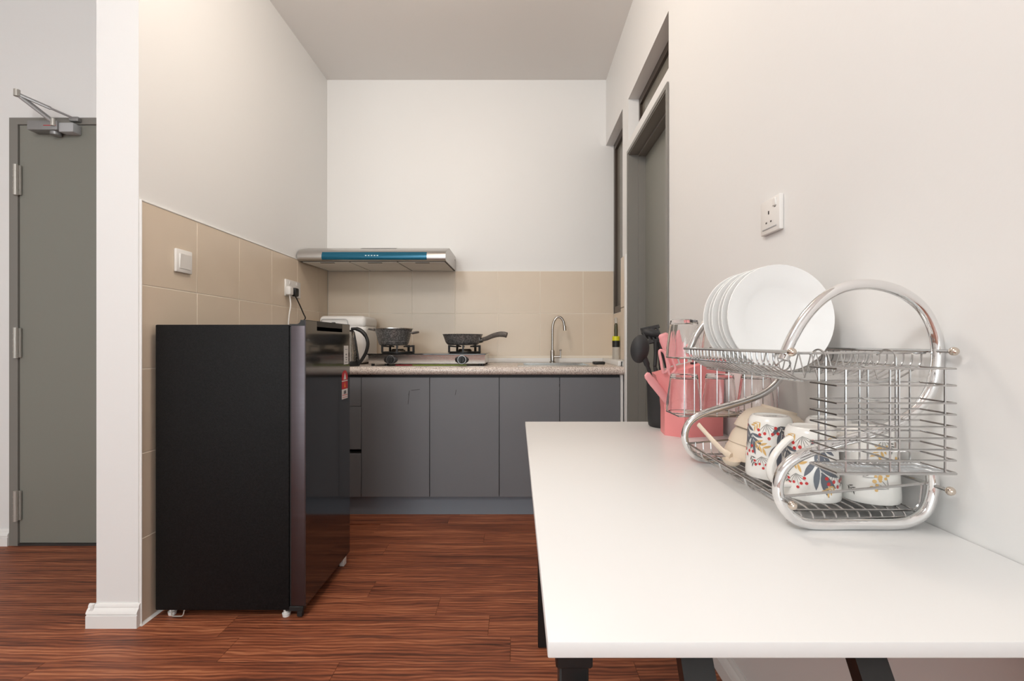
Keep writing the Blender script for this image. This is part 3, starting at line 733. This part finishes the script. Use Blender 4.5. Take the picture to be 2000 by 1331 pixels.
# glass holder at the far end, two shelves
gh = MB(); gx0, gx1, gy0, gy1 = .372, .615, 1.084, 1.176
for z in (.830, .964):
    gh.tube([(gx0, gy0, z), (gx1, gy0, z), (gx1, gy1, z), (gx0, gy1, z)], R*1.2, 5, closed=True)
    for y in (1.105, 1.132, 1.158): gh.tube([(gx0, y, z), (gx1, y, z)], R, 5)
for x in (.385, .408, .423, .46, .487, .523, .54, .566, .60): gh.tube([(x, gy0, .830), (x, gy0, .964)], R, 5)
for x in (.443, .595): gh.tube(fillet([(x, gy0, .964), (x, gy0-.002, .99), (x, 1.073, .988), (x, 1.062, .982)], .006), R*1.3, 5)
gh.build('glass_holder', 'wire', rk)

# plates ---------------------------------------------------------------
ppx = .497
words = ['white round dinner plate standing first in the row on the upper tray', 'white dinner plate standing directly behind the first plate', 'white dinner plate standing third in the row on the upper tray', 'white dinner plate standing fourth in the row on the upper tray', 'white dinner plate standing in front of the rearmost plate', 'white dinner plate standing rearmost, next to the upturned glasses']
p0_ = None
for k in range(6):
    yk = .893 + k*.0215
    if p0_ is None:
        p0_ = MB().lathe([(0, 0), (.060, 0), (.066, -.004), (.085, -.010), (.1000, -.0165), (.1012, -.0175), (.1005, -.0190), (.084, -.0125), (.064, -.0065), (.058, -.0025), (0, -.0025)], (0, 0, 0), 56, axis='y')
        p0_.move(Matrix.Translation((ppx, yk+.012, 1.0468)) @ Matrix.Rotation(math.radians(-4), 4, 'X'))
        o = p0_ = p0_.build('plate', 'porc', None)
    else:
        o = p0_.copy(); C.objects.link(o); o.location.y += k*.0215; o.location.x += (-.002, .001, -.003, 0, -.003)[k-1]
    tag(o, words[k], 'plate', 'white plates in the dish rack')

# mugs ---------------------------------------------------------------
MH, MR0, MR1 = .112, .0425, .0365           # height, rim radius (bottom, upside down), base radius (top)
def mug(name, loc, handle_ang, variant, label, seed, roll):
    rnd = random.Random(seed)
    t = thing(name, loc, label, 'mug', 'floral mugs upside down on the lower tray')
    L = Vector(loc)
    MB().lathe([(MR0-.003, .010), (MR0-.0025, .002), (MR0-.0012, 0), (MR0, .002), (MR0, .01), (MR1+.0005, MH-.012), (MR1-.002, MH-.004), (MR1-.006, MH), (MR1-.009, MH), (MR1-.011, MH-.002), (0, MH-.002)], L, 48).build('body', 'mug', t)
    rad = lambda z: MR0+(MR1+.0005-MR0)*max(0, min(1, (z-.01)/(MH-.022)))
    ca, sa = math.cos(handle_ang), math.sin(handle_ang)
    hp = [(rad(.088)-.001, .094), (rad(.09)+.010, .088), (rad(.06)+.027, .070), (rad(.05)+.036, .050), (rad(.04)+.033, .034), (rad(.03)+.018, .022), (rad(.02)-.001, .020)]
    MB().tube(crom([L+Vector((r*ca, r*sa, z)) for r, z in hp], 6), .0052, 10, flat=1.25).build('handle', 'mug', t)
    if variant != 'plainbase':
        b = MB()
        for k in range(5): b.box(L.x-.014+k*.0055, L.x-.010+k*.0055, L.y-.001, L.y+.001, L.z+MH-.0019, L.z+MH-.0016)
        b.build('base_print', 'ink', t)
    ms = {k: MB() for k in ('leafg', 'red', 'ochre', 'stem')}
    def S(s, tt, th0, z0, e=.0004):
        z = max(.006, min(MH-.010, z0+tt+.005)); th = th0+s/.040; r = rad(z)+e
        return Vector((L.x+r*math.cos(th), L.y+r*math.sin(th), L.z+z))
    def leaf(key, th, z, ang, ln, w, e=.0004):
        n = 6; d = (math.cos(ang), math.sin(ang)); q = (-d[1], d[0]); pr = None; bm = ms[key].bm
        for i in range(n+1):
            f = i/n; hw = w*math.sin(PI*min(1, f*.97+.02))**.8*.5
            bend = .12*ln*f*f
            c = (d[0]*ln*f+q[0]*bend, d[1]*ln*f+q[1]*bend)
            a = bm.verts.new(S(c[0]+q[0]*hw, c[1]+q[1]*hw, th, z, e)); b_ = bm.verts.new(S(c[0]-q[0]*hw, c[1]-q[1]*hw, th, z, e))
            if pr: bm.faces.new((pr[0], a, b_, pr[1]))
            pr = (a, b_)
    def dot(key, th, z, s, tt, r):
        bm = ms[key].bm; bm.faces.new([bm.verts.new(S(s+r*math.cos(2*PI*k/8), tt+r*math.sin(2*PI*k/8), th, z, .0006)) for k in range(8)])
    def stemline(th, z, ang, ln, key='stem', w=.0007): leaf(key, th, z, ang, ln, w, .0005)
    def sprig(th, z, a0, sc):
        stemline(th, z, a0, .016*sc, 'leafg', .0012)
        for q, da, ln in ((.0, -1.0, .85), (.0, .95, .9), (.007, -.55, 1.0), (.007, .62, 1.0), (.016, -.18, 1.0), (.014, .28, .9)):
            leaf('leafg', th+q*sc*math.cos(a0)/.04, z+q*sc*math.sin(a0), a0+da, .027*sc*ln, .0062*sc)
    def berries(th, z, a0, sc):
        for da, ln in ((-.95, .8), (-.6, 1.0), (-.25, .75), (0.1, 1.1), (.45, .85), (.8, 1.05), (1.1, .7)):
            stemline(th, z, a0+da, .020*sc*ln); dot('red', th, z, .021*sc*ln*math.cos(a0+da), .021*sc*ln*math.sin(a0+da), .0026*sc)
    def ochre(th, z, a0, sc):
        for k in range(3):
            s_, t_ = k*.006*sc*math.cos(a0), k*.006*sc*math.sin(a0)
            for sg in (-.75, .75): leaf('ochre', th+s_/.04, z+t_, a0+PI+sg, .011*sc, .0032*sc)
    def chev(th, z, a0, sc):
        stemline(th, z, a0, .018*sc)
        for k in range(3):
            s_, t_ = (k+1)*.005*sc*math.cos(a0), (k+1)*.005*sc*math.sin(a0)
            for sg in (-.8, .8): leaf('stem', th+s_/.04, z+t_, a0+PI+sg, .008*sc, .0018*sc)
    def flower(th, z, a0, sc):
        for da in (-.8, -.3, .2, .7):
            stemline(th, z, a0+da, .016*sc); dot('ochre', th, z, .017*sc*math.cos(a0+da), .017*sc*math.sin(a0+da), .0024*sc)
            dot('ochre', th, z, .013*sc*math.cos(a0+da+.2), .013*sc*math.sin(a0+da+.2), .0018*sc)
    if variant == 'flower':
        pat = [(flower, 0, .020, 2.4, 1.1), (flower, .7, .05, 2.0, 1.0), (flower, -.8, .035, .8, 1.1), (chev, .3, .075, 2, .9), (ochre, -.3, .072, 1.0, 1), (flower, -.1, .095, -1.6, .8), (chev, -1.0, .01, 2.5, .8), (flower, 1.4, .03, 1.8, 1), (ochre, 1.1, .08, .4, 1)]
    else:
        pat = [(sprig, -.15, .092, -1.4, .95), (berries, -.75, .095, -1.5, 1.0), (sprig, -.25, .060, -1.25, 1.2), (berries, .45, .045, -1.5, 1.0), (ochre, -.9, .052, 2.6, 1.2), (chev, .05, .078, 2.2, 1), (berries, -.95, .036, -1.5, .8), (chev, -1.25, .018, 2.0, 1.0), (ochre, .35, .088, .5, 1), (berries, .75, .10, -1.4, .9), (ochre, .15, .014, .6, .8), (ochre, -1.3, .09, .6, .9), (berries, 1.35, .06, -1.6, 1), (sprig, 1.2, .09, -1.5, .9), (chev, .85, .02, 1.6, .9), (sprig, -1.45, .075, -1.3, .8)]
    for f, th, z, a0, sc in pat:
        f(-PI/2+th+roll, z, a0, sc*1.12)
        f(PI/2+th+roll, z, a0, sc*1.12)
    for key, nm in (('leafg', 'leaf_print'), ('red', 'berry_print'), ('ochre', 'ochre_print'), ('stem', 'stem_print')):
        if len(ms[key].bm.verts): ms[key].build(nm, key, t, False)['kind'] = 'stuff'
        else: ms[key].bm.free()
    return t
mug('mug', (.472, .878, zf+.0014), .25, 'sprig', 'floral mug upside down directly beside the beige bowls', 1, .10)
mug('mug', (.475, .763, zf+.0014), PI+.22, 'plainbase', 'floral mug with handle showing, just behind the curved chrome end', 2, -.10)
mug('mug', (.561, .753, zf+.0014), 2.2, 'flower', 'mug with small ochre blossoms under the cutlery basket', 3, 0)
mug('mug', (.559, .846, zf+.0014), 1.2, 'flower', 'mug mostly hidden behind the one with ochre blossoms', 4, .5)

# bowls ---------------------------------------------------------------
bwp = [(.0735, 0), (.075, .0015), (.0745, .004), (.070, .020), (.058, .040), (.038, .052), (.034, .053), (.034, .058), (.031, .058), (.030, .053), (0, .052), (0, .049), (.036, .048), (.055, .037), (.067, .018), (.072, .003)]
bl = ['beige ceramic bowl upside down, lowest of its stack on the rack', 'beige ceramic bowl upside down, in the middle of the stack', 'beige ceramic bowl upside down, topmost of its stack']
for k in range(3):
    b = MB().lathe(bwp, (0, 0, 0), 48)
    b.move(Matrix.Translation((.511+k*.011, .985, zf+.0055+k*.0195+(0, .004, .010)[k])) @ Matrix.Rotation(math.radians((3, 9, 15)[k]), 4, 'Y'))
    tag(b.build('bowl', 'cream'), bl[k], 'bowl', 'beige bowls stacked in the rack')
# ceramic spoon
b = MB().tube(crom([(.437, .962, .768), (.428, .985, .776), (.414, 1.025, .800), (.404, 1.050, .818)], 5), [.0075]*4+[.006]*6+[.0055]*6, 10, flat=.6)
sp = thing('soup_spoon', (.437, .96, zf), 'cream ceramic soup spoon leaning beside the beige bowls', 'spoon')
b.build('handle', 'cream', sp)
b = MB().lathe([(0, 0), (.008, .0005), (.014, .004), (.0165, .010), (.0150, .010), (.012, .005), (.007, .002), (0, .002)], (0, 0, 0), 24)
b.move(Matrix.Translation((.430, .945, zf+.0016)) @ Matrix.Diagonal((1, 1.35, 1.2, 1))); b.build('bowl', 'cream', sp)

# tumblers ---------------------------------------------------------------
def facet(a, r, h):
    f = max(0, min(1, (h-.022)/.03)) if r > .026 else 0
    q = ((a*10/(2*PI)) % 1)-.5
    return 1-f*.035*(1-(2*abs(q))**2)*.9
tag(MB().lathe([(0, 0), (.045, 0), (.062, .0028), (.0625, .004), (.060, .004), (.044, .0018), (0, .0018)], (.466, 1.132, .8318), 40).build('saucer', 'cream'), 'shallow round beige saucer under the lower tumblers', 'saucer')
g0 = None
gl = [(.400, 1.130, .8362, 'clear faceted tumbler upside down on lower holder shelf, over the pink block'), (.486, 1.132, .8362, 'clear faceted tumbler upside down in the middle of the lower holder shelf'), (.572, 1.130, .8362, 'clear faceted tumbler upside down on lower holder shelf next to the wall'),
      (.400, 1.130, .9656, 'clear faceted tumbler upside down on upper holder shelf, in front of black utensils'), (.486, 1.132, .9656, 'clear faceted tumbler upside down on upper holder shelf behind the plates')]
for x, y, z, lab in gl:
    if g0 is None:
        o = g0 = MB().lathe([(.0395, 0), (.0408, .001), (.0410, .003), (.0400, .022), (.0330, .082), (.0315, .088), (.028, .090), (0, .090), (0, .080), (.027, .080), (.0308, .078), (.0384, .022), (.0392, .002)], (0, 0, 0), 60, facet, close=True).build('tumbler', 'glass', None, True, (0, 0, 0))
    else: o = g0.copy(); C.objects.link(o)
    o.location = (x, y, z); tag(o, lab, 'glass', 'tumblers at the far end of the rack')

# ------------------------------------------------------------------ pink knife block
kb = thing('knife_block', (.50, 1.41, ZT), 'pink plastic knife block standing behind the dish rack', 'knife block')
b = MB()
def loft(b, secs):
    R_ = [[b.bm.verts.new(p) for p in s] for s in secs]
    for A, B in zip(R_[:-1], R_[1:]):
        n = len(A)
        for i in range(n): b.bm.faces.new((A[i], A[(i+1) % n], B[(i+1) % n], B[i]))
    b.bm.faces.new(R_[0][::-1]); b.bm.faces.new(R_[-1]); return b
def sec_(pts, za, zb):                          # five sided outline, rising from za (left) to zb (right)
    x0, x1 = min(p[0] for p in pts), max(p[0] for p in pts)
    return [(x, y, za+(zb-za)*(x-x0)/(x1-x0)) for x, y in pts]
fp = [(.437, 1.395), (.482, 1.356), (.606, 1.385), (.610, 1.465), (.446, 1.465)]
ft_ = [(.410, 1.395), (.490, 1.346), (.612, 1.378), (.614, 1.472), (.420, 1.472)]
loft(b, [sec_(fp, ZT, ZT), sec_(fp, .800, .800), sec_([(.434, 1.395), (.482, 1.354), (.608, 1.384), (.611, 1.467), (.443, 1.467)], .835, .835), sec_(ft_, .905, .960)])
b.build('body', 'pink', kb, False)
MB().prism([(.522, 1.400), (.545, 1.405), (.545, 1.425), (.522, 1.420)], .930, .9415, 'z').build('slot', 'dark', kb, False)
def handle_thing(nm, a, d, r, col, label, cat='knife', grp='pink handled knives in the block'):
    a, d = Vector(a), Vector(d)
    t = thing(nm, a, label, cat, grp)
    MB().tube(crom([a, a.lerp(d, .35)+Vector((0, -.003, 0)), a.lerp(d, .75), d], 5), [r*.8]*3+[r]*9+[r*.9]*3+[r*.6], 12, flat=.55).build('handle', col, t)
    return t
k1 = at(1262, 731, 1.37); k2 = at(1312, 794, 1.40)
t = handle_thing('peeler', k2, k1, .013, 'pinkl', 'long pink handled peeler leaning out of the pink block', 'peeler', None)
handle_thing('knife', tuple(at(1317, 712, 1.42)), tuple(at(1294, 652, 1.42)), .017, 'pinkl', 'pink knife handle sticking up, closest to the black utensils', 'knife')
handle_thing('knife', tuple(at(1336, 708, 1.43)), tuple(at(1318, 650, 1.43)), .015, 'pinkl', 'pink knife handle beside the scissors in the block', 'knife')
handle_thing('knife', tuple(at(1360, 706, 1.43)), tuple(at(1346, 672, 1.43)), .014, 'pinkl', 'short pink knife handle toward the wall end of the block', 'knife')
sc = thing('scissors', (.43, 1.375, .90), 'pink kitchen scissors with open loop handle in the block', 'scissors')
for dx, dz in ((0, 0), (.018, -.006)):
    q = [at(u, v, 1.37)+Vector((dx, 0, dz)) for u, v in ((1296, 728), (1291, 705), (1288, 686), (1297, 688), (1303, 704), (1307, 718))]
    MB().tube(crom(q, 4, True), .0042, 8, closed=True).build('loop_handle', 'pinkl', sc)
MB().box(.436, .450, 1.404, 1.408, .88, .925).build('blade', 'steel', sc)

# ------------------------------------------------------------------ black utensil holder and utensils
hx, hy = .487, 1.548
uh = tag(MB().lathe([(0, 0), (.050, 0), (.054, .004), (.056, .02), (.060, .150), (.0605, .153), (.058, .153), (.053, .006), (0, .006)], (hx, hy, ZT), 40).build('utensil_holder', 'silicone'), 'round black utensil holder standing at the table end', 'holder')
def utensil(nm, label, cat, foot, neck, head_fn, r=.0065, wood=True, wk_=.55):
    foot, neck = Vector(foot), Vector(neck)
    t = thing(nm, foot, label, cat, 'black silicone utensils in the holder')
    k = foot.lerp(neck, wk_)
    MB().tube([foot, k], r*1.1, 10).build('handle', 'woodh' if wood else 'silicone', t)
    MB().tube([k-(neck-foot)*.02, neck], [r*1.25, r*.8], 10).build('neck', 'silicone', t)
    b = head_fn(neck); b.build('head', 'silicone', t)
    return t
def spoonhead(n):
    b = MB().lathe([(0, 0), (.012, .002), (.024, .009), (.030, .020), (.028, .020), (.022, .011), (.011, .004), (0, .003)], (0, 0, 0), 28)
    b.move(Matrix.Translation(at(1250, 682, 1.50)+Vector((0, -.018, 0))) @ Matrix.Rotation(math.radians(8), 4, 'Y') @ Matrix.Rotation(PI/2*-1, 4, 'X') @ Matrix.Diagonal((1.0, 1.52, 1.0, 1)))
    return b
utensil('serving_spoon', 'black silicone serving spoon leaning out past the door', 'spoon', (hx-.020, hy+.012, ZT+.012), at(1268, 722, 1.505), lambda n: spoonhead(n).tube(crom([n-Vector((0, 0, .004)), at(1261, 705, 1.50), at(1254, 690, 1.495)], 5), [.006]*3+[.009]*5+[.013]*3, 10, flat=.6), wood=False)
def turner(n):
    b = MB()
    for k in range(5): b.box(-.034+k*.0155, -.026+k*.0155, -.003, .003, .0, .075, .001, 1)
    b.box(-.036, .044, -.003, .003, -.006, .012, .002, 1); b.box(-.036, .044, -.003, .003, .062, .080, .002, 1)
    b.move(Matrix.Translation(at(1278, 668, 1.55)) @ Matrix.Rotation(math.radians(-12), 4, 'Y') @ Matrix.Rotation(math.radians(-30), 4, 'X') @ Matrix.Diagonal((.8, 1, .75, 1)))
    b.tube([n, at(1281, 690, 1.55), at(1281, 664, 1.55)], [.006, .007, .009], 10); return b
utensil('slotted_turner', 'black slotted turner with wooden handle in the round holder', 'turner', (hx+.002, hy-.022, ZT+.012), at(1279, 716, 1.535), turner, wk_=.93)
def ladle(n):
    b = MB().ball(at(1272, 653, 1.58), .034, 10, (1.0, .9, .55), Matrix.Rotation(.25, 4, 'Y')); b.tube([n, at(1288, 672, 1.575), at(1284, 656, 1.575)], .006, 8); return b
utensil('ladle', 'black silicone ladle lying highest behind the other utensils', 'ladle', (hx+.010, hy+.030, ZT+.012), at(1290, 715, 1.565), ladle)
def spat(n):
    p = [at(1285, 668, 1.53), at(1304, 662, 1.53), at(1313, 712, 1.53), at(1300, 720, 1.53)]
    b = MB(); A = [b.bm.verts.new(q-Vector((0, .004, 0))) for q in p]; B = [b.bm.verts.new(q+Vector((0, .004, 0))) for q in p]
    b.bm.faces.new(A); b.bm.faces.new(B[::-1])
    for i in range(4): b.bm.faces.new((A[i], B[i], B[(i+1) % 4], A[(i+1) % 4]))
    return b
utensil('spatula', 'flat black spatula pressed against the pink knife block', 'spatula', (hx+.030, hy-.010, ZT+.012), at(1304, 712, 1.535), spat)
